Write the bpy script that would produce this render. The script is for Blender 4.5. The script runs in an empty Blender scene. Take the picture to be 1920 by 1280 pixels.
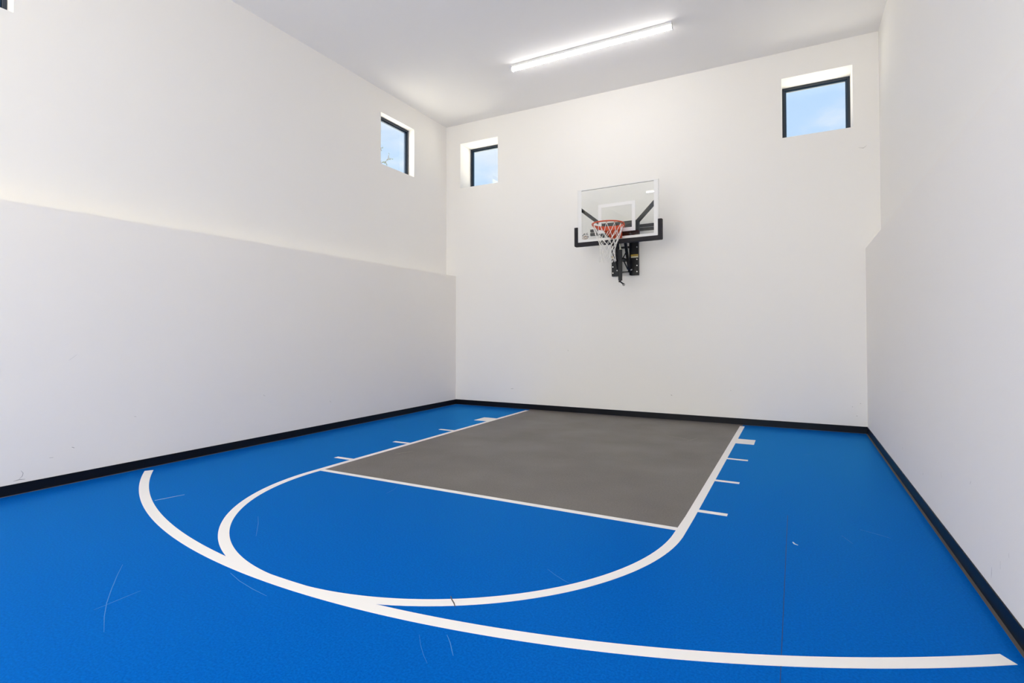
import bpy, bmesh, math, random
from mathutils import Vector, Matrix, noise
random.seed(7)
S = bpy.context.scene
COL = S.collection
PI = math.pi

# ------------------------------------------------------------------ measures
XL, XR, YB = -6.002, 0.871, 8.857          # lower faces of side walls, face of back wall
XLU, XRU = -6.233, 1.051                   # upper (set back) faces of the side walls
ZC, ZLL, ZLR, ZBASE = 5.5915, 2.552, 2.582, 0.093
YR = -3.2                                  # wall behind the camera
LX, RX = -4.365, -0.688                    # outer edges of the lane lines
LW = 0.066
CX = (LX + RX) / 2
FT = 3.915

# ------------------------------------------------------------------ materials
def new_mat(name):
    m = bpy.data.materials.new(name); m.use_nodes = True
    nt = m.node_tree
    return m, nt, nt.nodes['Principled BSDF'], nt.nodes['Material Output']

def setb(b, **kw):
    names = dict(color='Base Color', rough='Roughness', metal='Metallic', spec='Specular IOR Level', ior='IOR',
                 em='Emission Color', es='Emission Strength')
    for k, v in kw.items():
        b.inputs[names[k]].default_value = (*v, 1) if isinstance(v, tuple) else v

def plain(name, color, rough=.5, metal=0., spec=.5, bump=0., scale=300):
    m, nt, b, _ = new_mat(name); setb(b, color=color, rough=rough, metal=metal, spec=spec)
    if bump:
        add_bump(nt, b, scale, bump)
    return m

def add_bump(nt, b, scale, strength, dist=.002, detail=3):
    g = nt.nodes.new('ShaderNodeNewGeometry')
    n = nt.nodes.new('ShaderNodeTexNoise'); n.inputs['Scale'].default_value = scale; n.inputs['Detail'].default_value = detail
    nt.links.new(g.outputs['Position'], n.inputs['Vector'])
    bp = nt.nodes.new('ShaderNodeBump'); bp.inputs['Strength'].default_value = strength; bp.inputs['Distance'].default_value = dist
    nt.links.new(n.outputs['Fac'], bp.inputs['Height']); nt.links.new(bp.outputs['Normal'], b.inputs['Normal'])
    return g

def speckle(name, c1, c2, rough=.5, spec=.5, scale=60, bump=.15):
    """two close shades broken up by fine grain"""
    m, nt, b, _ = new_mat(name); setb(b, rough=rough, spec=spec)
    g = add_bump(nt, b, 220, bump)
    n = nt.nodes.new('ShaderNodeTexNoise'); n.inputs['Scale'].default_value = scale; n.inputs['Detail'].default_value = 6
    n.inputs['Roughness'].default_value = .7
    nt.links.new(g.outputs['Position'], n.inputs['Vector'])
    r = nt.nodes.new('ShaderNodeValToRGB')
    r.color_ramp.elements[0].position = .36; r.color_ramp.elements[0].color = (*c1, 1)
    r.color_ramp.elements[1].position = .66; r.color_ramp.elements[1].color = (*c2, 1)
    nt.links.new(n.outputs['Fac'], r.inputs['Fac']); nt.links.new(r.outputs['Color'], b.inputs['Base Color'])
    n2 = nt.nodes.new('ShaderNodeTexNoise'); n2.inputs['Scale'].default_value = 1.3; n2.inputs['Detail'].default_value = 3
    nt.links.new(g.outputs['Position'], n2.inputs['Vector'])
    mr = nt.nodes.new('ShaderNodeMapRange'); mr.inputs['From Min'].default_value = .3; mr.inputs['From Max'].default_value = .7
    mr.inputs['To Min'].default_value = rough - .06; mr.inputs['To Max'].default_value = rough + .06
    nt.links.new(n2.outputs['Fac'], mr.inputs['Value']); nt.links.new(mr.outputs['Result'], b.inputs['Roughness'])
    return m

def wall_mat(name, color, bump=.12):
    """matt paint with a light roller texture and sparse small ball scuffs low down"""
    m, nt, b, _ = new_mat(name); setb(b, rough=.62, spec=.25)
    g = add_bump(nt, b, 90, bump, .003)
    n = nt.nodes.new('ShaderNodeTexNoise'); n.inputs['Scale'].default_value = 7; n.inputs['Detail'].default_value = 8
    n.inputs['Roughness'].default_value = .75
    nt.links.new(g.outputs['Position'], n.inputs['Vector'])
    r = nt.nodes.new('ShaderNodeValToRGB')
    r.color_ramp.elements[0].position = .70; r.color_ramp.elements[0].color = (*color, 1)
    r.color_ramp.elements[1].position = .80; r.color_ramp.elements[1].color = (color[0]*.72, color[1]*.72, color[2]*.72, 1)
    nt.links.new(n.outputs['Fac'], r.inputs['Fac'])
    mx = nt.nodes.new('ShaderNodeMix'); mx.data_type = 'RGBA'
    sp = nt.nodes.new('ShaderNodeSeparateXYZ'); nt.links.new(g.outputs['Position'], sp.inputs[0])
    mr = nt.nodes.new('ShaderNodeMapRange'); mr.inputs['From Min'].default_value = 1.6; mr.inputs['From Max'].default_value = .2
    nt.links.new(sp.outputs['Z'], mr.inputs['Value']); nt.links.new(mr.outputs['Result'], mx.inputs['Factor'])
    mx.inputs['A'].default_value = (*color, 1); nt.links.new(r.outputs['Color'], mx.inputs['B'])
    nt.links.new(mx.outputs['Result'], b.inputs['Base Color'])
    return m

def glass_mat(name, tint, ior=1.5, rough=.0):
    m = bpy.data.materials.new(name); m.use_nodes = True; nt = m.node_tree
    for n in list(nt.nodes):
        if n.type != 'OUTPUT_MATERIAL': nt.nodes.remove(n)
    out = nt.nodes['Material Output']
    t = nt.nodes.new('ShaderNodeBsdfTransparent'); t.inputs['Color'].default_value = (*tint, 1)
    gl = nt.nodes.new('ShaderNodeBsdfGlossy'); gl.inputs['Roughness'].default_value = rough
    lw = nt.nodes.new('ShaderNodeLayerWeight'); lw.inputs['Blend'].default_value = .5
    pw = nt.nodes.new('ShaderNodeMath'); pw.operation = 'POWER'; pw.inputs[1].default_value = 5; nt.links.new(lw.outputs['Facing'], pw.inputs[0])
    fr = nt.nodes.new('ShaderNodeMath'); fr.operation = 'MULTIPLY_ADD'; fr.inputs[1].default_value = .96; fr.inputs[2].default_value = .04
    nt.links.new(pw.outputs[0], fr.inputs[0])
    mx = nt.nodes.new('ShaderNodeMixShader')
    nt.links.new(fr.outputs[0], mx.inputs[0]); nt.links.new(t.outputs[0], mx.inputs[1]); nt.links.new(gl.outputs[0], mx.inputs[2])
    nt.links.new(mx.outputs[0], out.inputs['Surface'])
    return m

M = {}
M['wall'] = wall_mat('wall_paint', (.89, .873, .848))
M['wall_low'] = wall_mat('lower_wall_shade', (.893, .864, .824))  # light step at the ledge and warmth against floor bounce, painted into the colour
M['ceil'] = plain('ceiling_paint', (.91, .895, .875), .8, spec=.15, bump=.25, scale=60)
M['blue'] = speckle('blue_sport_floor', (.0, .080, .385), (.0, .124, .545), .34, .0, 90, .3)
def tinted_sheen(m, tint, f0, f90, rough):
    """the coloured wear coat of the sports floor: a soft reflection tinted by its pigment"""
    nt = m.node_tree; b = nt.nodes['Principled BSDF']; out = nt.nodes['Material Output']
    lw = nt.nodes.new('ShaderNodeLayerWeight'); lw.inputs['Blend'].default_value = .5
    pw = nt.nodes.new('ShaderNodeMath'); pw.operation = 'POWER'; pw.inputs[1].default_value = 5; nt.links.new(lw.outputs['Facing'], pw.inputs[0])
    ma = nt.nodes.new('ShaderNodeMath'); ma.operation = 'MULTIPLY_ADD'; ma.inputs[1].default_value = f90 - f0; ma.inputs[2].default_value = f0; nt.links.new(pw.outputs[0], ma.inputs[0])
    gl = nt.nodes.new('ShaderNodeBsdfGlossy'); gl.inputs['Color'].default_value = (*tint, 1); gl.inputs['Roughness'].default_value = rough
    mx = nt.nodes.new('ShaderNodeMixShader'); nt.links.new(ma.outputs[0], mx.inputs[0]); nt.links.new(b.outputs[0], mx.inputs[1]); nt.links.new(gl.outputs[0], mx.inputs[2])
    nt.links.new(mx.outputs[0], out.inputs['Surface'])
tinted_sheen(M['blue'], (.10, .58, 1.0), .025, .75, .28)
M['grey'] = speckle('grey_lane_paint', (.130, .118, .110), (.178, .162, .152), .42, .15, 70)
M['line'] = plain('white_line_paint', (.86, .84, .83), .5, spec=.2, bump=.05)
M['scratch'] = plain('pale_scratch', (.04, .22, .56), .6)
M['scratch2'] = plain('white_scratch', (.5, .62, .72), .6)
M['seam'] = plain('dark_seam', (.0, .035, .14), .6)
M['base'] = plain('black_rubber_base', (.003, .004, .008), .4, spec=.18)
M['scuff'] = plain('grey_scuff', (.36, .34, .33), .8)
M['edge'] = plain('raw_floor_edge', (.10, .085, .08), .8)
M['frame'] = plain('dark_window_frame', (.012, .022, .04), .4, metal=.0)
M['sash'] = plain('sky_tint_sash', (.010, .040, .085), .35)  # blue of the reflected sky put into the sash colour
M['steel'] = plain('black_powder_coat', (.008, .0085, .0125), .42, spec=.3)
M['pad'] = plain('black_foam_padding', (.017, .0155, .020), .6, spec=.25, bump=.1)
M['alu'] = plain('white_aluminium', (.82, .82, .81), .35)
M['print'] = plain('white_board_print', (.84, .84, .84), .5)
M['orange'] = plain('orange_rim_paint', (.62, .075, .018), .35)
M['net'] = plain('white_nylon_cord', (.85, .84, .80), .7)
M['zinc'] = plain('zinc_bolt', (.75, .74, .72), .3, metal=.6)
M['rod'] = plain('dull_steel_rod', (.45, .44, .36), .35, metal=.7)
M['yellow'] = plain('yellow_sticker', (.62, .42, .05), .5)
M['cream'] = plain('cream_sticker', (.70, .66, .50), .5)
M['tan'] = plain('tan_logo_print', (.32, .20, .13), .5)
M['black'] = plain('black_logo_print', (.02, .018, .018), .5)
M['bark'] = plain('grey_bark', (.10, .08, .065), .9)
M['leaf'] = plain('green_leaves', (.06, .11, .05), .7)
M['ground'] = speckle('pale_concrete', (.55, .53, .50), (.66, .64, .61), .85, .2, 3, .05)
M['glass'] = glass_mat('window_glass', (.95, .97, .98))
M['bglass'] = glass_mat('board_glass', (.965, .975, .97))
m, nt, b, o = new_mat('lit_diffuser'); setb(b, color=(.9, .9, .9), rough=.4, em=(1., .965, .925), es=20.0); M['lamp'] = m
# the prismatic lens throws most of its light downwards
g_ = nt.nodes.new('ShaderNodeNewGeometry'); s_ = nt.nodes.new('ShaderNodeSeparateXYZ'); nt.links.new(g_.outputs['Normal'], s_.inputs[0])
r_ = nt.nodes.new('ShaderNodeMapRange'); r_.inputs['From Min'].default_value = -.95; r_.inputs['From Max'].default_value = -.1; r_.inputs['To Min'].default_value = 26; r_.inputs['To Max'].default_value = 5
nt.links.new(s_.outputs['Z'], r_.inputs['Value']); nt.links.new(r_.outputs['Result'], b.inputs['Emission Strength'])

# ------------------------------------------------------------------ mesh helpers
def box(bm, x0, x1, y0, y1, z0, z1, mat=None):
    P = [(x0,y0,z0),(x1,y0,z0),(x1,y1,z0),(x0,y1,z0),(x0,y0,z1),(x1,y0,z1),(x1,y1,z1),(x0,y1,z1)]
    v = [bm.verts.new((mat @ Vector(p)) if mat else p) for p in P]
    for f in ((3,2,1,0),(4,5,6,7),(0,1,5,4),(1,2,6,5),(2,3,7,6),(3,0,4,7)): bm.faces.new([v[i] for i in f])
    return v

def prism(bm, prof, y0, y1, mat=None):
    """closed x/z profile pushed from y0 to y1"""
    A = [bm.verts.new((mat @ Vector((x, y0, z))) if mat else (x, y0, z)) for x, z in prof]
    B = [bm.verts.new((mat @ Vector((x, y1, z))) if mat else (x, y1, z)) for x, z in prof]
    n = len(prof); bm.faces.new(A); bm.faces.new(B[::-1])
    for i in range(n): bm.faces.new([A[i], B[i], B[(i+1)%n], A[(i+1)%n]])

def tube(bm, pts, r, seg=10, closed=False):
    pts = [Vector(p) for p in pts]; n = len(pts); rings = []
    for i, p in enumerate(pts):
        if closed: t = pts[(i+1)%n] - pts[i-1]
        else: t = pts[min(i+1, n-1)] - pts[max(i-1, 0)]
        t.normalize()
        up = Vector((0,0,1)) if abs(t.z) < .92 else Vector((1,0,0))
        a = t.cross(up).normalized(); c = a.cross(t)
        rr = r[i] if isinstance(r, (list, tuple)) else r
        rings.append([bm.verts.new(p + a*rr*math.cos(2*PI*k/seg) + c*rr*math.sin(2*PI*k/seg)) for k in range(seg)])
    m_ = n if closed else n-1
    for i in range(m_):
        A, B = rings[i], rings[(i+1)%n]
        for k in range(seg): bm.faces.new([A[k], A[(k+1)%seg], B[(k+1)%seg], B[k]])
    if not closed:
        bm.faces.new(rings[0][::-1]); bm.faces.new(rings[-1])

def bar(bm, a, b, w, h, updir=(0,0,1)):
    """rectangular tube from a to b, w across and h along updir"""
    a, b = Vector(a), Vector(b); t = (b-a).normalized(); up = Vector(updir)
    s = t.cross(up)
    if s.length < 1e-4: s = Vector((1,0,0))
    s.normalize(); u = s.cross(t).normalized()
    def ring(p): return [bm.verts.new(p + s*i*w/2 + u*j*h/2) for i, j in ((-1,-1),(1,-1),(1,1),(-1,1))]
    A, B = ring(a), ring(b)
    for k in range(4): bm.faces.new([A[k], A[(k+1)%4], B[(k+1)%4], B[k]])
    bm.faces.new(A[::-1]); bm.faces.new(B)

WL = {}
def obj(name, bm, mat, parent=None, bevel=0., smooth=False):
    """verts are given in world space; the object's origin goes to the middle of its box"""
    bmesh.ops.recalc_face_normals(bm, faces=bm.faces)
    co = [v.co for v in bm.verts]
    c = Vector([(min(v[i] for v in co) + max(v[i] for v in co)) / 2 for i in range(3)])
    if parent is None or True:
        bmesh.ops.translate(bm, verts=bm.verts, vec=-c)
    me = bpy.data.meshes.new(name); bm.to_mesh(me); bm.free(); me.materials.append(mat)
    o = bpy.data.objects.new(name, me); COL.objects.link(o)
    WL[o] = c
    if parent is not None:
        o.parent = parent; o.location = c - WL[parent]
    else:
        o.location = c
    if smooth:
        for p in me.polygons: p.use_smooth = True
    if bevel:
        md = o.modifiers.new('bevel', 'BEVEL'); md.width = bevel; md.segments = 2; md.limit_method = 'ANGLE'
    return o

def struct(name, bm, mat, parent=None, **kw):
    o = obj(name, bm, mat, parent, **kw)
    if parent is None: o['kind'] = 'structure'
    return o

def thing(name, loc, label, cat, group=None):
    o = bpy.data.objects.new(name, None); COL.objects.link(o); o.location = loc; WL[o] = Vector(loc)
    o.empty_display_size = .2
    o['label'] = label; o['category'] = cat
    if group: o['group'] = group
    return o

def panel(bm, T, us, zs, holes, d):
    """wall slab: T maps (u, depth, z) to world, holes are (u0,u1,z0,z1), d its thickness"""
    def q(*p): bm.faces.new([bm.verts.new(T(*c)) for c in p])
    def hole(u, z): return any(h[0] < u < h[1] and h[2] < z < h[3] for h in holes)
    nu, nz = len(us)-1, len(zs)-1
    H = [[hole((us[i]+us[i+1])/2, (zs[j]+zs[j+1])/2) for j in range(nz)] for i in range(nu)]
    for i in range(nu):
        for j in range(nz):
            a, b_, c, e = us[i], us[i+1], zs[j], zs[j+1]
            if H[i][j]: continue
            q((a,0,c),(b_,0,c),(b_,0,e),(a,0,e)); q((a,d,c),(b_,d,c),(b_,d,e),(a,d,e))
            if i == 0 or H[i-1][j]: q((a,0,c),(a,d,c),(a,d,e),(a,0,e))
            if i == nu-1 or H[i+1][j]: q((b_,0,c),(b_,d,c),(b_,d,e),(b_,0,e))
            if j == 0 or H[i][j-1]: q((a,0,c),(b_,0,c),(b_,d,c),(a,d,c))
            if j == nz-1 or H[i][j+1]: q((a,0,e),(b_,0,e),(b_,d,e),(a,d,e))
    bmesh.ops.remove_doubles(bm, verts=bm.verts, dist=1e-5)

def lower_shade(o, z):  # painted shade tone for the side wall faces below the ledge
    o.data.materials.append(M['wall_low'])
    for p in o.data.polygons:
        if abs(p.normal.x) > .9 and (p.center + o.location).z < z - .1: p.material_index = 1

# ------------------------------------------------------------------ the room
WT, WB = 5.198, 4.309
DB, DL = .375, .135                                  # reveal depths, back and left wall
W1 = (-5.893, -5.032); W2 = (-.155, .742)
W3 = (6.92, 7.82); W4 = (1.18, 2.083)

bm = bmesh.new()
panel(bm, lambda u, d, z: (u, YB + d, z), [XLU-.3, W1[0], W1[1], W2[0], W2[1], XRU+.3], [-.05, WB, WT, ZC+.1],
      [(*W1, WB, WT), (*W2, WB, WT)], DB + .1)
struct('wall_back', bm, M['wall'])

bm = bmesh.new()
panel(bm, lambda u, d, z: (XLU - d, u, z), [YR, W4[0], W4[1], W3[0], W3[1], YB], [ZLL, WB, WT, ZC], [(*W3, WB, WT), (*W4, WB, WT)], DL + .08)
box(bm, XLU-DL-.08, XL, YR, YB, -.05, ZLL)
lower_shade(struct('wall_left', bm, M['wall']), ZLL)
bm = bmesh.new(); box(bm, XRU, XRU+.2, YR, YB, ZLR, ZC); box(bm, XR, XRU+.2, YR, YB, -.05, ZLR)
lower_shade(struct('wall_right', bm, M['wall']), ZLR)
WFILL = (-5.7, .2); WFILLZ = (.2, 4.8)                   # wide unseen glazing, added behind the camera for fill light
bm = bmesh.new()
panel(bm, lambda u, d, z: (u, YR - d, z), [XLU-.3, WFILL[0], WFILL[1], XRU+.3], [-.05, *WFILLZ, ZC+.1], [(*WFILL, *WFILLZ)], .2)
struct('wall_front', bm, M['wall'])
bm = bmesh.new(); box(bm, XLU-.25, XRU+.25, YR, YB, ZC, ZC+.25); struct('ceiling', bm, M['ceil'])

# floor and what is painted on it
bm = bmesh.new(); box(bm, XL+.008, XR-.02, YR, YB-.008, -.05, 0); FLOOR = struct('floor', bm, M['blue'])
Z1, Z2 = .0006, .0012
def flat(name, prof, mat, z=Z2, parent=FLOOR):
    bm = bmesh.new()
    T = [bm.verts.new((x, y, z)) for x, y in prof]; B = [bm.verts.new((x, y, -.002)) for x, y in prof]
    bm.faces.new(T); n = len(prof)
    for i in range(n): bm.faces.new([T[i], B[i], B[(i+1)%n], T[(i+1)%n]])
    bm.faces.new(B[::-1])
    return obj(name, bm, mat, parent)
def arc_strip(name, cx, cy, ri, ro, a0, a1, n, mat, z=Z2, pre=(), post=()):
    """band between two radii; pre/post give extra (inner, outer) point pairs at its ends"""
    pairs = list(pre)
    for i in range(n+1):
        a = a0 + (a1-a0)*i/n
        pairs.append(((cx+ri*math.cos(a), cy+ri*math.sin(a)), (cx+ro*math.cos(a), cy+ro*math.sin(a))))
    pairs += list(post)
    bm = bmesh.new(); V = []
    for pi, po in pairs:
        V.append([bm.verts.new((*pi, z)), bm.verts.new((*po, z)), bm.verts.new((*po, -.002)), bm.verts.new((*pi, -.002))])
    for A, B in zip(V, V[1:]):
        for k in range(4): bm.faces.new([A[k], A[(k+1)%4], B[(k+1)%4], B[k]])
    bm.faces.new(V[0]); bm.faces.new(V[-1][::-1])
    return obj(name, bm, mat, FLOOR)
YE = YB - .03
flat('painted_lane', [(LX+LW/2, FT-LW/2), (RX-LW/2, FT-LW/2), (RX-LW/2, YE+.02), (LX+LW/2, YE+.02)], M['grey'], Z1)['label'] = 'dark grey painted lane under the hoop'
YLE = 8.70
R_o = (RX-LX)/2 - .004; R_i = R_o - LW - .004
CYC = 3.835
arc_strip('lane_and_circle_line', CX, CYC, R_i, R_o, PI, 2*PI, 96, M['line'],
          pre=[((LX+LW, YLE), (LX, YLE)), ((LX+LW, FT+.3), (LX, FT+.3))], post=[((RX-LW, FT+.3), (RX, FT+.3)), ((RX-LW, YLE), (RX, YLE))])
flat('free_throw_line', [(LX+LW/2, FT-LW/2), (RX-LW/2, FT-LW/2), (RX-LW/2, FT+LW/2-.006), (LX+LW/2, FT+LW/2-.006)], M['line'], Z2-.0001)
AX, AY, AO, AI = -2.49, 8.02, 6.02, 5.945
def ang(x, r): return 2*PI - math.acos((x-AX)/r)
a0 = PI + math.acos((AX+5.868)/AO); a1 = 2*PI - math.acos((.808-AX)/AO)
arc_strip('three_point_line', AX, AY, AI, AO, a0, a1, 160, M['line'], z=Z2+.0002)
for sx, x0, x1 in ((-1, LX, LX-.24), (1, RX, RX+.213)):
    xa, xb = min(x0, x1), max(x0, x1)
    xa -= (sx > 0)*.01; xb += (sx < 0)*.01
    flat('lane_block', [(xa, 7.315), (xb, 7.315), (xb, 7.640), (xa, 7.640)], M['line'], Z2-.0001)
    for y in (4.392, 5.378, 6.378):
        flat('lane_hash_mark', [(xa, y-.03), (xb, y-.03), (xb, y+.03), (xa, y+.03)], M['line'], Z2-.0001)

def scratch(pts, w, mat, name='floor_scratch'):
    L, R = [], []
    n = len(pts)
    for i, p in enumerate(pts):
        a = Vector(pts[max(i-1,0)]); b_ = Vector(pts[min(i+1,n-1)]); t = (b_-a).normalized()
        k = w/2 * (.25 + .75*math.sin(PI*(i+.35)/(n-.3)))
        L.append((p[0]-t.y*k, p[1]+t.x*k)); R.append((p[0]+t.y*k, p[1]-t.x*k))
    flat(name, L + R[::-1], mat, .0009)
scratch([(-4.751,2.539),(-4.735,2.60),(-4.715,2.68),(-4.695,2.753)], .006, M['scratch2'])
scratch([(-3.60,1.745),(-3.47,1.655),(-3.30,1.545),(-3.161,1.46),(-3.02,1.385),(-2.862,1.312)], .0035, M['scratch'])
scratch([(-3.139,1.393),(-3.14,1.46),(-3.145,1.54),(-3.148,1.616)], .003, M['scratch'])
scratch([(-1.434,2.045),(-1.385,2.00),(-1.345,1.955),(-1.318,1.926)], .0035, M['scratch'])
scratch([(-2.918,1.979),(-2.78,1.94),(-2.63,1.913),(-2.492,1.897)], .003, M['scratch'])
scratch([(-3.634,2.687),(-3.50,2.59),(-3.39,2.50),(-3.292,2.419)], .003, M['scratch'])
rnd = random.Random(3)
for i in range(14):
    x = rnd.uniform(-5.5, .5); y = rnd.uniform(1.5, 7.8); a = rnd.uniform(0, PI); l = rnd.uniform(.05, .35); c = rnd.uniform(-.3, .3)
    if LX-.1 < x < RX+.1 and y > FT: mt = M['edge'] if i % 2 else M['cream']; w = .0014
    else: mt = M['scratch']; w = .0014
    scratch([(x + l*t*math.cos(a+c*t), y + l*t*math.sin(a+c*t)) for t in (-.5, -.2, .1, .5)], w, mt)
scratch([(-1.626,2.352),(-1.60,2.325),(-1.57,2.30),(-1.545,2.274)], .007, M['edge'], 'floor_crack')
scratch([(-.03,4.03),(-.02,4.00),(.0,3.985)], .012, M['scratch2'])
bpy.data.objects['floor_crack'].location.z += .0012
flat('floor_seam', [(-.069, .2), (-.066, .2), (-.066, 4.6), (-.069, 4.6)], M['seam'], .0007)

# black rubber base with the raw edge of the floor in front of it
bm = bmesh.new(); prism(bm, [(XL, -.01), (XL+.012, -.01), (XL+.010, .02), (XL+.008, ZBASE-.002), (XL+.005, ZBASE), (XL, ZBASE)], YR, YB)
struct('baseboard_left', bm, M['base'])
bm = bmesh.new(); prism(bm, [(XR, -.01), (XR-.006, -.01), (XR-.006, ZBASE-.003), (XR-.003, ZBASE), (XR, ZBASE)], YR, YB)
struct('baseboard_right', bm, M['base'])
bm = bmesh.new(); box(bm, XL+.012, XR-.006, YB-.012, YB, -.01, ZBASE+.002); struct('baseboard_back', bm, M['base'], bevel=.002)
bm = bmesh.new(); box(bm, XL+.012, XR-.006, YR, YR+.01, -.01, ZBASE+.002); struct('baseboard_front', bm, M['base'], bevel=.002)
bm = bmesh.new(); box(bm, XR-.0235, XR-.006, YR+.01, YB-.012, -.04, .0015); struct('trim_1', bm, M['edge'])
bm = bmesh.new(); box(bm, XL+.011, XL+.019, YR+.01, YB-.012, -.04, .0035); struct('trim_2', bm, M['edge'])
bm = bmesh.new(); box(bm, XL+.019, XR-.0235, YB-.02, YB-.011, -.04, .003); struct('trim_3', bm, M['edge'])

# ball and shoe scuffs on the walls
def scuff(wall, pts, w, T):
    bm = bmesh.new(); L, R = [], []
    for i, p in enumerate(pts):
        t = (Vector(pts[min(i+1, len(pts)-1)]) - Vector(pts[max(i-1, 0)])).normalized()
        k = w/2*(1 if 0 < i < len(pts)-1 else .35)
        L.append(bm.verts.new(T(p[0]-t.y*k, p[1]+t.x*k))); R.append(bm.verts.new(T(p[0]+t.y*k, p[1]-t.x*k)))
    bm.faces.new(L + R[::-1]); obj('scuff_mark', bm, M['scuff'], bpy.data.objects[wall])
TL = lambda u, z: (XL + .0015, u, z)
TR = lambda u, z: (XR - .0015, u, z)
TBk = lambda u, z: (u, YB - .0015, z)
for p, w_ in (([(2.10,.20),(2.115,.175),(2.11,.15),(2.09,.13)], .004), ([(2.05,.118),(2.09,.124),(2.13,.118)], .006), ([(2.47,.335),(2.49,.325)], .012), ([(2.44,1.15),(2.50,1.20)], .003),
              ([(3.31,.085),(3.32,.083)], .008), ([(2.30,.27),(2.33,.268)], .006), ([(3.0,.55),(3.02,.545)], .006), ([(4.5,.62),(4.53,.60)], .006), ([(5.6,.42),(5.62,.40)], .008)):
    scuff('wall_left', p, w_, TL)
for p, w_ in (([(4.607,.44),(4.60,.40)], .006), ([(3.555,.20),(3.56,.165),(3.565,.14)], .004), ([(3.2,.075),(3.21,.05)], .005), ([(3.42,.28),(3.425,.24)], .004), ([(5.2,.30),(5.21,.28)], .01),
              ([(3.9,.55),(3.92,.53)], .006), ([(6.1,.33),(6.11,.31)], .012), ([(3.3,.36),(3.30,.34)], .005), ([(3.68,.115),(3.675,.09)], .005)):
    scuff('wall_right', p, w_, TR)
for p, w_ in (([(.690,.366),(.698,.360)], .012), ([(.784,.417),(.793,.411)], .012), ([(.74,.24),(.75,.235)], .016), ([(.80,4.005),(.86,3.99),(.90,4.02)], .005), ([(-1.8,.40),(-1.78,.39)], .018), ([(-4.75,.36),(-4.7,.365)], .014),
              ([(-3.6,1.10),(-3.58,1.09)], .012), ([(-.9,.52),(-.89,.51)], .010)):
    scuff('wall_back', p, w_, TBk)

# windows: dark frame, inner sash and pane
def window(idx, T, u0, u1, z0, z1, d):
    """T maps (u, depth, z) to world; d = depth of the frame's inner face"""
    def bx(bm, a, b_, c0, c1, e, f):
        P = [T(*p) for p in ((a,c0,e),(b_,c0,e),(b_,c1,e),(a,c1,e),(a,c0,f),(b_,c0,f),(b_,c1,f),(a,c1,f))]
        v = [bm.verts.new(p) for p in P]
        for q in ((3,2,1,0),(4,5,6,7),(0,1,5,4),(1,2,6,5),(2,3,7,6),(3,0,4,7)): bm.faces.new([v[i] for i in q])
    def ring(bm, m_, w, c0, c1):
        bx(bm, u0+m_, u0+m_+w, c0, c1, z0+m_, z1-m_); bx(bm, u1-m_-w, u1-m_, c0, c1, z0+m_, z1-m_)
        bx(bm, u0+m_+w, u1-m_-w, c0, c1, z1-m_-w, z1-m_); bx(bm, u0+m_+w, u1-m_-w, c0, c1, z0+m_, z0+m_+w)
    bm = bmesh.new(); ring(bm, 0, .034, d, d+.07)
    w = struct('window_%d' % idx, bm, M['frame'], bevel=.002)
    bm = bmesh.new(); ring(bm, .034, .024, d+.025, d+.06); obj('sash', bm, M['sash'], w, bevel=.002)
    bm = bmesh.new(); bx(bm, u0+.058, u1-.058, d+.038, d+.044, z0+.058, z1-.058); obj('pane', bm, M['glass'], w)
BT = lambda u, d, z: (u, YB + d, z)
LT = lambda u, d, z: (XLU - d, u, z)
window(1, BT, *W1, WB, WT, DB); window(2, BT, *W2, WB, WT, DB)
window(5, lambda u, d, z: (u, YR - d, z), *WFILL, *WFILLZ, .08)  # unseen opening, added to fill the room with even daylight
window(3, LT, *W3, WB, WT, DL); window(4, LT, *W4, WB, WT, DL)

# ------------------------------------------------------------------ ceiling lights
LG = 'linear ceiling lights'
def light_strip():
    L = thing('linear_ceiling_light', (-2.66, 7.30, ZC), 'long white linear tube light glowing on the ceiling in front of the back wall', 'ceiling light', LG)
    x0, x1, y = -3.89, -1.43, 7.30
    bm = bmesh.new(); box(bm, x0+.004, x1-.004, y-.042, y+.042, ZC-.034, ZC); obj('channel', bm, M['alu'], L, bevel=.002)['label'] = 'thin grey metal channel'
    bm = bmesh.new()
    prof = [(y + .030*math.cos(a), ZC-.050 - .034*math.sin(a)) for a in [i*PI/10 for i in range(11)]] + [(y-.030, ZC-.034), (y+.030, ZC-.034)]
    A = [bm.verts.new((x0+.012, p, z)) for p, z in prof]; B = [bm.verts.new((x1-.012, p, z)) for p, z in prof]
    n = len(prof); bm.faces.new(A); bm.faces.new(B[::-1])
    for i in range(n): bm.faces.new([A[i], B[i], B[(i+1)%n], A[(i+1)%n]])
    obj('diffuser', bm, M['lamp'], L)
    for xa in (x0, x1-.012):
        bm = bmesh.new(); box(bm, xa, xa+.012, y-.035, y+.035, ZC-.086, ZC-.027); obj('end_cap', bm, M['alu'], L, bevel=.003)
    return L
L1 = light_strip()
L2 = L1.copy(); COL.objects.link(L2); L2.location.y = 1.0; L2.location.x -= .54
L2['label'] = 'linear tube light overhead that only shows as a small streak mirrored in the glass backboard'
for ch in list(L1.children):
    c = ch.copy(); COL.objects.link(c); c.parent = L2

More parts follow.
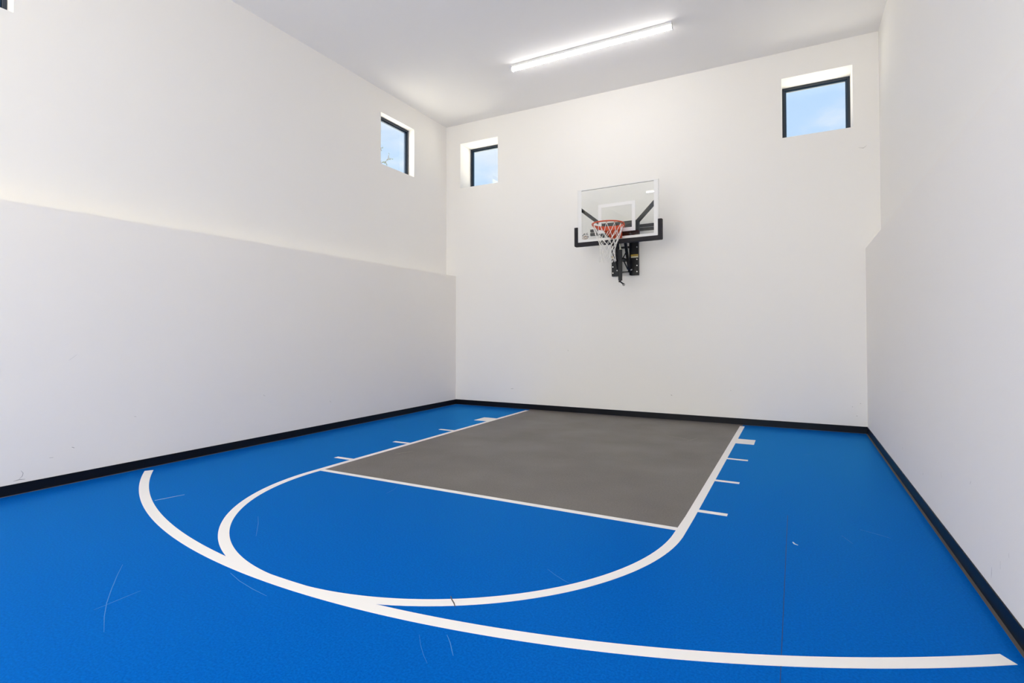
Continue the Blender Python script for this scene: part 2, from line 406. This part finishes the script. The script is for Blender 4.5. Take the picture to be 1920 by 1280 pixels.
# ------------------------------------------------------------------ the hoop
TH = .0422
BC = Vector((-2.485, 8.17, 0))
MB = Matrix.Translation(BC) @ Matrix.Rotation(-TH, 4, 'Z')      # board space: x right, y towards the wall, z up
def b(x, y, z): return MB @ Vector((x, y, z))
HOOP = thing('basketball_hoop', (-2.536, YB, 2.37), 'wall mounted basketball hoop with clear glass backboard, orange rim and white net', 'basketball hoop')
BW, BT_, BB_ = .6657, 3.752, 2.86
bm = bmesh.new(); box(bm, -BW+.012, BW-.012, 0, .010, BB_, BT_-.010, MB); BOARD = obj('backboard', bm, M['bglass'], HOOP); BOARD['label'] = 'clear tempered glass backboard'
bm = bmesh.new()
box(bm, -BW, -BW+.018, -.004, .03, BB_, BT_, MB); box(bm, BW-.018, BW, -.004, .03, BB_, BT_, MB)
box(bm, -BW+.018, BW-.018, -.004, .03, BT_-.018, BT_, MB); box(bm, -BW+.018, BW-.018, -.004, .03, BB_-.01, BB_+.014, MB)
obj('board_frame', bm, M['alu'], HOOP, bevel=.002)['label'] = 'slim white aluminium frame'
bm = bmesh.new()
box(bm, -.648, -.594, -.003, 0, 2.885, BT_-.018, MB); box(bm, .594, .648, -.003, 0, 2.885, BT_-.018, MB)
box(bm, -.594, .594, -.003, 0, 2.875, 2.928, MB)
obj('border_print', bm, M['print'], BOARD)['label'] = 'white border printed on the glass'
bm = bmesh.new()
box(bm, -.3055, -.2495, -.003, 0, 3.0, 3.466, MB); box(bm, .2495, .3055, -.003, 0, 3.0, 3.466, MB)
box(bm, -.2495, .2495, -.003, 0, 3.414, 3.466, MB); box(bm, -.2495, .2495, -.003, 0, 3.0, 3.058, MB)
obj('target_square', bm, M['print'], BOARD)['label'] = 'white shooter square printed on the glass'
# small printed emblem: tan ball with dark strokes above
bm = bmesh.new()
def disc(bm, cx, cz, rx, rz, y0=-.0045, y1=0, n=20, a0=0, a1=2*PI):
    prism(bm, [(cx + rx*math.cos(a0+(a1-a0)*i/n), cz + rz*math.sin(a0+(a1-a0)*i/n)) for i in range(n)], y0, y1, MB)
for a in range(5):
    aa = PI*.08 + a*PI*.21
    tube(bm, [b(-.530 + r_*math.cos(aa)*1.15, -.0035, 2.962 + r_*math.sin(aa)*.9) for r_ in (.012, .026, .040)], .0042, 6)
tube(bm, [b(-.530 + .045*math.cos(t), -.0035, 2.958 + .022*math.sin(t)) for t in [PI*1.02 + i*PI*.96/10 for i in range(11)]], .0045, 6)
tube(bm, [b(-.530 + .020*math.cos(t), -.0035, 2.965 + .018*math.sin(t)) for t in [2*PI*i/12 for i in range(12)]], .004, 6, True)
LOGO = obj('board_emblem', bm, M['tan'], BOARD); LOGO['label'] = 'small tan and black emblem in the lower left corner'
bm = bmesh.new()
for P in ([(-.570,3.000),(-.556,3.016),(-.540,3.028)], [(-.548,3.006),(-.536,3.020),(-.524,3.014)], [(-.512,3.006),(-.503,3.024),(-.491,3.036)], [(-.500,3.000),(-.488,3.010),(-.480,3.006)],
          [(-.486,2.985),(-.480,2.972),(-.482,2.958)], [(-.583,2.990),(-.574,2.998),(-.566,2.994)]):
    tube(bm, [b(x, -.0035, z) for x, z in P], .0042, 6)
obj('emblem_strokes', bm, M['black'], BOARD)
# edge padding: bottom and the two lower corners
bm = bmesh.new()
o_, i_, zb, zi, zt = .717, .657, 2.820, 2.886, 3.137
prism(bm, [(-o_, zb+.012), (-o_+.012, zb), (o_-.012, zb), (o_, zb+.012), (o_, zt), (i_, zt), (i_, zi), (-i_, zi), (-i_, zt), (-o_, zt)], -.022, .05, MB)
obj('edge_padding', bm, M['pad'], HOOP, bevel=.006)['label'] = 'thick black padding along the bottom edge and lower corners'

# rim, mounting plate and net
RZ, RD, RR = 3.060, -.385, .2375
bm = bmesh.new(); tube(bm, [b(RR*math.cos(2*PI*i/56), RD + RR*math.sin(2*PI*i/56), RZ) for i in range(56)], .0105, 12, True)
RIM = obj('rim', bm, M['orange'], HOOP, smooth=True)
bm = bmesh.new()
box(bm, -.095, .095, -.030, -.003, 2.893, 3.085, MB)
# skirt welded along the rear half of the ring, and the brace down to the plate
N_ = 28; SK = []
for i in range(N_+1):
    a = PI*(.03 + .94*i/N_); sn = math.sin(a); zb_ = RZ - .014 - .046*sn**.6
    ring4 = [((RR-.008), RZ-.004), ((RR+.014), RZ-.004), ((RR+.014), zb_), ((RR-.008), zb_)]
    SK.append([bm.verts.new(b(r_*math.cos(a), RD + r_*sn, z)) for r_, z in ring4])
for A, B in zip(SK, SK[1:]):
    for k in range(4): bm.faces.new([A[k], A[(k+1)%4], B[(k+1)%4], B[k]])
bm.faces.new(SK[0]); bm.faces.new(SK[-1][::-1])
top = [(-.150, -.190, RZ-.012), (.150, -.190, RZ-.012), (.095, -.028, RZ-.002), (-.095, -.028, RZ-.002)]
bot = [(-.150, -.188, RZ-.058), (.150, -.188, RZ-.058), (.088, -.028, 2.902), (-.088, -.028, 2.902)]
tv = [bm.verts.new(b(*p)) for p in top]; bv = [bm.verts.new(b(*p)) for p in bot]
bm.faces.new(tv); bm.faces.new(bv[::-1])
for k in range(4): bm.faces.new([tv[k], bv[k], bv[(k+1)%4], tv[(k+1)%4]])
obj('rim_mounting_plate', bm, M['orange'], RIM, bevel=.003)['label'] = 'orange steel plate and brace behind the ring'
for k in range(12):
    a = 2*PI*(k+.5)/12; bm = bmesh.new()
    tube(bm, [b((RR-.002+dr)*math.cos(a+da), RD + (RR-.002+dr)*math.sin(a+da), RZ+dz) for dr, da, dz in ((0,-.03,-.008),(.0,-.025,-.024),(0,0,-.03),(0,.025,-.024),(0,.03,-.008))], .003, 5)
    obj('net_hook', bm, M['orange'], RIM)
bm = bmesh.new()
lev = [(.0, .232), (.135, .190), (.20, .160), (.26, .138), (.315, .122), (.37, .113), (.425, .112), (.49, .122), (.55, .128)]
nr = random.Random(5)
def npnt(l, k):
    dz, r_ = lev[l]; a = 2*PI*(k + .5*(l % 2) + .5)/12
    j = .006 if l else 0
    sway = .012*(l/8)**2
    return b(r_*math.cos(a) + nr.uniform(-j, j) - sway, RD + r_*math.sin(a) + nr.uniform(-j, j), RZ-.022-dz + nr.uniform(-j, j))
G = [[npnt(l, k) for k in range(12)] for l in range(len(lev))]
for l in range(len(lev)-1):
    for k in range(12):
        for dk in ((0, -1) if l % 2 == 0 else (0, 1)):
            p, q = G[l][k], G[l+1][(k+dk) % 12]
            mid = (p+q)/2 + Vector((0,0,-.004))
            tube(bm, [p, mid, q], .0034 if l else .0042, 5)
    if l:
        for k in range(12):
            tube(bm, [G[l][k] + Vector((0,0,.008)), G[l][k] - Vector((0,0,.008))], .0055, 5)
obj('net', bm, M['net'], RIM)['label'] = 'white braided cord net'

# frame behind the glass
for s in (-1, 1):
    bm = bmesh.new(); box(bm, s*.2915-.0315, s*.2915+.0315, .11, .17, 2.955, 3.185, MB); obj('board_bracket', bm, M['steel'], HOOP, bevel=.003)
    bm = bmesh.new(); bar(bm, b(s*.625, .035, 3.437), b(s*.30, .135, 3.165), .05, .05); obj('diagonal_strut', bm, M['steel'], HOOP, bevel=.003)
bm = bmesh.new(); box(bm, -.26, .26, .115, .165, 3.135, 3.185, MB); box(bm, -.26, .26, .115, .165, 3.083, 3.123, MB); obj('upper_crossbar', bm, M['steel'], HOOP, bevel=.003)
bm = bmesh.new(); box(bm, -.56, .56, .28, .33, 3.098, 3.143, MB); box(bm, -.56, .56, .28, .33, 3.038, 3.086, MB); obj('rear_crossbar', bm, M['steel'], HOOP, bevel=.003)
bm = bmesh.new(); box(bm, -.2, .2, .03, .06, 2.93, 2.985, MB); box(bm, -.2, -.15, .03, .12, 2.83, 2.985, MB); box(bm, .15, .2, .03, .12, 2.83, 2.985, MB)
obj('lower_board_bracket', bm, M['steel'], HOOP, bevel=.002)
# wall plates (angle section), bolts and stickers
for s, x0, x1, bolts, lab, top in ((-1, -2.766, -2.636, (2.841, 2.636, 2.532, 2.427), (2.664, 2.714), 3.27), (1, -2.434, -2.306, (2.841, 2.636, 2.533, 2.431), (2.666, 2.721), 3.27)):
    bm = bmesh.new()
    if s < 0: prism_pts = [(x0, 8.80), (x1, 8.80), (x1, 8.73), (x1+.008, 8.73), (x1+.008, YB), (x0, YB)]
    else: prism_pts = [(x1, 8.80), (x0, 8.80), (x0, 8.73), (x0-.008, 8.73), (x0-.008, YB), (x1, YB)]
    A = [bm.verts.new((x, y, 2.374)) for x, y in prism_pts]; B = [bm.verts.new((x, y, top)) for x, y in prism_pts]
    bm.faces.new(A); bm.faces.new(B[::-1])
    for i in range(6): bm.faces.new([A[i], B[i], B[(i+1)%6], A[(i+1)%6]])
    WPL = obj('wall_plate', bm, M['steel'], HOOP, bevel=.002)
    bx_ = x0+.024 if s < 0 else x1-.022
    for z in bolts + (3.05,):
        bm = bmesh.new(); tube(bm, [(bx_, 8.802, z), (bx_, 8.786, z)], .0105, 6); obj('bolt', bm, M['zinc'], WPL)
    zm = lab[0]*.55 + lab[1]*.45
    xa, xb = (x0+.004, x0+.062) if s < 0 else (x0+.004, x1-.002)
    bm = bmesh.new(); box(bm, xa, xb, 8.797, 8.801, zm, lab[1]); obj('warning_sticker', bm, M['yellow'], WPL)['label'] = 'yellow warning sticker'
    bm = bmesh.new(); box(bm, xa, xb, 8.797, 8.801, lab[0], zm); obj('sticker_text_panel', bm, M['cream'], WPL)['label'] = 'cream lower half of the sticker'
    # dark header bar of the sticker
    bm = bmesh.new(); box(bm, xa+.03, xb-.004, 8.7955, 8.7968, zm+.008, zm+.014); obj('sticker_print', bm, M['black'], WPL)
# swinging arms
for s in (-1, 1):
    xw = -2.638+.028 if s < 0 else -2.434-.0
    xw = -2.606 if s < 0 else -2.464+.025
    bm = bmesh.new(); bar(bm, (xw, 8.745, 2.43), (-2.49 + s*.115 - .01, 8.27, 2.93), .042, .05); obj('lower_arm', bm, M['steel'], HOOP, bevel=.003)
    bm = bmesh.new(); bar(bm, (-2.536 + s*.10, 8.76, 3.22), b(s*.15, .16, 3.155), .05, .05); obj('upper_arm', bm, M['steel'], HOOP, bevel=.003)
    bm = bmesh.new(); tube(bm, [(xw + s*.045, 8.727, 2.458), (xw + s*.0 , 8.70, 2.458)], .012, 8); obj('pivot_bolt', bm, M['zinc'], HOOP)
for za, zb_, nm in ((2.825, 2.857, 'wall_crossbar'), (2.420, 2.438, 'wall_crossbar'), (3.18, 3.22, 'wall_crossbar')):
    bm = bmesh.new(); box(bm, -2.64, -2.434, 8.735, 8.765, za, zb_); obj(nm, bm, M['steel'], HOOP)
bm = bmesh.new()
tube(bm, [(-2.455, 8.62, 2.75), (-2.514, 8.60, 2.636)], .010, 6); tube(bm, [(-2.514, 8.60, 2.636), (-2.448, 8.66, 2.462)], .010, 6)
tube(bm, [(-2.452, 8.655, 2.464), (-2.40, 8.70, 2.470)], .010, 6)
obj('spring_linkage', bm, M['steel'], HOOP)
# crank actuator
bm = bmesh.new(); bar(bm, (-2.497, 8.40, 2.252), (-2.495, 8.40, 2.753), .056, .05, (0,1,0)); ACT = obj('height_actuator', bm, M['steel'], HOOP, bevel=.006)
bm = bmesh.new(); tube(bm, [(-2.494, 8.40, 2.74), (-2.494, 8.38, 2.92)], .017, 12); obj('actuator_rod', bm, M['rod'], ACT, smooth=False)['label'] = 'dull steel rod'
bm = bmesh.new(); tube(bm, [(-2.523, 8.40, 2.238), (-2.497, 8.40, 2.236), (-2.470, 8.40, 2.214), (-2.440, 8.40, 2.192)], .011, 8); box(bm, -2.507, -2.487, 8.39, 8.41, 2.235, 2.256)
tube(bm, [(-2.440+.016*math.cos(t), 8.40, 2.186+.016*math.sin(t)) for t in [2*PI*i/12 for i in range(12)]], .005, 6, True)
obj('crank_hook', bm, M['steel'], ACT)
bm = bmesh.new(); box(bm, -2.555, -2.45, 8.43, 8.75, 2.60, 2.63); obj('actuator_support', bm, M['steel'], HOOP, bevel=.003)

# ------------------------------------------------------------------ outside
bm = bmesh.new(); tube(bm, [(-14.6, 15, -.4), (-14.6, 15, -.2)], 4, 40); struct('ground', bm, M['ground'])
# a bare-topped tree west of the building whose tip shows through window 3
T = thing('tree', (-14.6, 15.0, -.2), 'thin tree outside whose twig tips show through the window on the left wall', 'tree')
tr = random.Random(11)
bmT = bmesh.new(); bmL = bmesh.new()
def leaf(p):
    d1 = Vector((tr.uniform(-1,1), tr.uniform(-1,1), tr.uniform(-.4,1))).normalized(); d2 = d1.cross(Vector((tr.uniform(-1,1), tr.uniform(-1,1), .3))).normalized()
    l, w = tr.uniform(.05,.09), tr.uniform(.012,.02)
    vs = [bmL.verts.new(p), bmL.verts.new(p + d1*l*.5 + d2*w), bmL.verts.new(p + d1*l), bmL.verts.new(p + d1*l*.5 - d2*w)]
    bmL.faces.new(vs)
def branch(p, d, l, r_, n):
    pts = [p]; q = p; dd = d.copy()
    for i in range(4):
        dd = (dd + Vector((tr.uniform(-.18,.18), tr.uniform(-.18,.18), tr.uniform(-.05,.12)))).normalized()
        q = q + dd*l/4; pts.append(q)
    tube(bmT, pts, [r_*(1-.14*i) for i in range(5)], 6)
    if n == 0:
        for k in range(7): leaf(pts[1 + k % 4] + Vector((tr.uniform(-.04,.04),)*3))
        return
    for k in range(3 if n > 1 else 2):
        f = tr.choice((2, 3, 4)); a = tr.uniform(0, 2*PI)
        nd = (dd*1.0 + Vector((math.cos(a), math.sin(a), .35))*.75).normalized()
        branch(pts[f], nd, l*.68, r_*.5, n-1)
branch(Vector((-14.6, 15.0, -.2)), Vector((0, 0, 1)), 4.4, .13, 4)
# twigs that reach up to where the window shows them
for A_, B_ in (((-14.25, 15.3, 5.2), (-14.0, 15.55, 8.05)), ((-14.3, 15.2, 5.0), (-14.0, 15.50, 8.5))):
    A_, B_ = Vector(A_), Vector(B_)
    pts = [A_ + (B_-A_)*t + Vector((.08*math.sin(t*5), .06*math.cos(t*6), 0))*(1-t) for t in [i/8 for i in range(9)]]
    tube(bmT, pts, [.035*(1-.095*i) for i in range(9)], 6)
    tube(bmT, [Vector((-14.6, 15.0, 3.6)), A_], .035, 6)
def twig(p, q, leaves):
    p, q = Vector(p), Vector(q); m_ = (p+q)/2 + Vector((0, 0, .04))
    tube(bmT, [p, m_, q], [.012, .009, .005], 5)
    for k in range(leaves):
        t = .35 + .65*k/max(1, leaves-1); leaf(p + (q-p)*t)
tw0 = (-14.0, 15.55, 7.95)
twig(tw0, (-14.0, 15.85, 8.10), 5); twig((-14.0, 15.80, 8.08), (-14.0, 16.05, 8.28), 6); twig((-14.0, 15.95, 8.2), (-14.0, 16.02, 8.46), 3)
twig((-14.0, 15.98, 8.24), (-14.0, 16.24, 8.30), 4); twig((-14.0, 15.78, 8.06), (-14.0, 15.92, 7.98), 5); twig((-14.0, 15.50, 8.45), (-14.0, 15.66, 8.60), 5)
twig((-14.0, 15.52, 8.48), (-14.0, 15.60, 8.44), 3); twig((-14.0, 15.6, 8.0), (-14.0, 15.72, 8.02), 4)
obj('trunk_and_branches', bmT, M['bark'], T); obj('foliage', bmL, M['leaf'], T)

# ------------------------------------------------------------------ sun and sky
sd = bpy.data.lights.new('sun', 'SUN'); sd.energy = 4.0; sd.angle = .01; sd.color = (1, .97, .93)
so = bpy.data.objects.new('sun', sd); COL.objects.link(so)
so.rotation_euler = Vector((-.7, 0, -1.0)).to_track_quat('-Z', 'Y').to_euler(); so.location = (4, -4, 20)
w = bpy.data.worlds.new('sky'); S.world = w; w.use_nodes = True; nt = w.node_tree
bg = nt.nodes['Background']
tc = nt.nodes.new('ShaderNodeTexCoord')
sp = nt.nodes.new('ShaderNodeSeparateXYZ'); nt.links.new(tc.outputs['Generated'], sp.inputs[0])
rp = nt.nodes.new('ShaderNodeValToRGB'); nt.links.new(sp.outputs['Z'], rp.inputs['Fac'])
e = rp.color_ramp.elements; e[0].position = 0; e[0].color = (.74, .86, 1, 1); e[1].position = .9; e[1].color = (.30, .50, .93, 1)
k = e.new(.32); k.color = (.545, .735, .98, 1); k = e.new(.45); k.color = (.49, .69, .97, 1)
mp = nt.nodes.new('ShaderNodeMapping'); mp.inputs['Scale'].default_value = (1, 1, 2.2); nt.links.new(tc.outputs['Generated'], mp.inputs['Vector'])
ns = nt.nodes.new('ShaderNodeTexNoise'); ns.inputs['Scale'].default_value = 8; ns.inputs['Detail'].default_value = 7; ns.inputs['Roughness'].default_value = .52
nt.links.new(mp.outputs['Vector'], ns.inputs['Vector'])
cr = nt.nodes.new('ShaderNodeMapRange'); cr.inputs['From Min'].default_value = .42; cr.inputs['From Max'].default_value = .64; cr.inputs['To Max'].default_value = .75; cr.interpolation_type = 'SMOOTHSTEP'
nt.links.new(ns.outputs['Fac'], cr.inputs['Value'])
mx = nt.nodes.new('ShaderNodeMix'); mx.data_type = 'RGBA'
nt.links.new(cr.outputs['Result'], mx.inputs['Factor']); nt.links.new(rp.outputs['Color'], mx.inputs['A']); mx.inputs['B'].default_value = (.86, .90, .96, 1)
# below the horizon: bright glow added as fill from below, standing for pale paving
gm = nt.nodes.new('ShaderNodeMapRange'); gm.inputs['From Min'].default_value = -.004; gm.inputs['From Max'].default_value = .004; nt.links.new(sp.outputs['Z'], gm.inputs['Value'])
mg = nt.nodes.new('ShaderNodeMix'); mg.data_type = 'RGBA'; nt.links.new(gm.outputs['Result'], mg.inputs['Factor'])
mg.inputs['A'].default_value = (4.6, 4.2, 3.45, 1); # sky behind the camera boosted and warmed as added fill light
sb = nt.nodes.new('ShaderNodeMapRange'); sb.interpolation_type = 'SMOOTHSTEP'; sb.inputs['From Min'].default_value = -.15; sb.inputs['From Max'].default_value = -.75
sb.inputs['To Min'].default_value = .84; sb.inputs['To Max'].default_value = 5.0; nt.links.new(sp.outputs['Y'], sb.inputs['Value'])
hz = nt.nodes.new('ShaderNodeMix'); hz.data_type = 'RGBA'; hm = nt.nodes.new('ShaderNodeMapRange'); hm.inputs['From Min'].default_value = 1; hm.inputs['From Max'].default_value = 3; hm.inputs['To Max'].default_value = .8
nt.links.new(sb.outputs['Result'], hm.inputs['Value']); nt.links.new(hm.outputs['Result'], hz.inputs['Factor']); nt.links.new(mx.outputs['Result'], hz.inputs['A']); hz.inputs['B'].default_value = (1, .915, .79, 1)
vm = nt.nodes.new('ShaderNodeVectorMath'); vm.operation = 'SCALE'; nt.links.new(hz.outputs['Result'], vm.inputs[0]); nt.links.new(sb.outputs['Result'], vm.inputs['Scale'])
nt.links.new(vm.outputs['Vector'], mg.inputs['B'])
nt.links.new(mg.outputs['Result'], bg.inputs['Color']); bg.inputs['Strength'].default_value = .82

# ------------------------------------------------------------------ camera
F_, CY_, YAW, PIT, ROL, H = 996.5542, 609.5595, .4903, .0169, -.0014, 1.388
cd = bpy.data.cameras.new('camera'); cam = bpy.data.objects.new('camera', cd); COL.objects.link(cam)
cy, sy, cp, s_p = math.cos(YAW), math.sin(YAW), math.cos(PIT), math.sin(PIT)
R0 = Vector((cy, sy, 0)); FW = Vector((-sy*cp, cy*cp, s_p)); U0 = Vector((sy*s_p, -cy*s_p, cp))
Rr = R0*math.cos(ROL) + U0*math.sin(ROL); Ur = -R0*math.sin(ROL) + U0*math.cos(ROL)
m4 = Matrix((( Rr.x, Ur.x, -FW.x, 0), (Rr.y, Ur.y, -FW.y, 0), (Rr.z, Ur.z, -FW.z, H), (0, 0, 0, 1)))
cam.matrix_world = m4
cd.sensor_width = 36; cd.sensor_fit = 'HORIZONTAL'; cd.lens = F_/1920*36; cd.shift_y = -(640-CY_)/1920; cd.clip_start = .02; cd.clip_end = 300
S.camera = cam

S.view_settings.view_transform = 'Standard'; S.view_settings.look = 'None'; S.view_settings.gamma = 1; S.view_settings.exposure = 0.70
S.view_settings.use_curve_mapping = False
C = S.cycles
C.use_denoising = True; C.max_bounces = 14; C.diffuse_bounces = 8; C.glossy_bounces = 4; C.transparent_max_bounces = 12
C.caustics_reflective = False; C.caustics_refractive = False; C.sample_clamp_indirect = 10
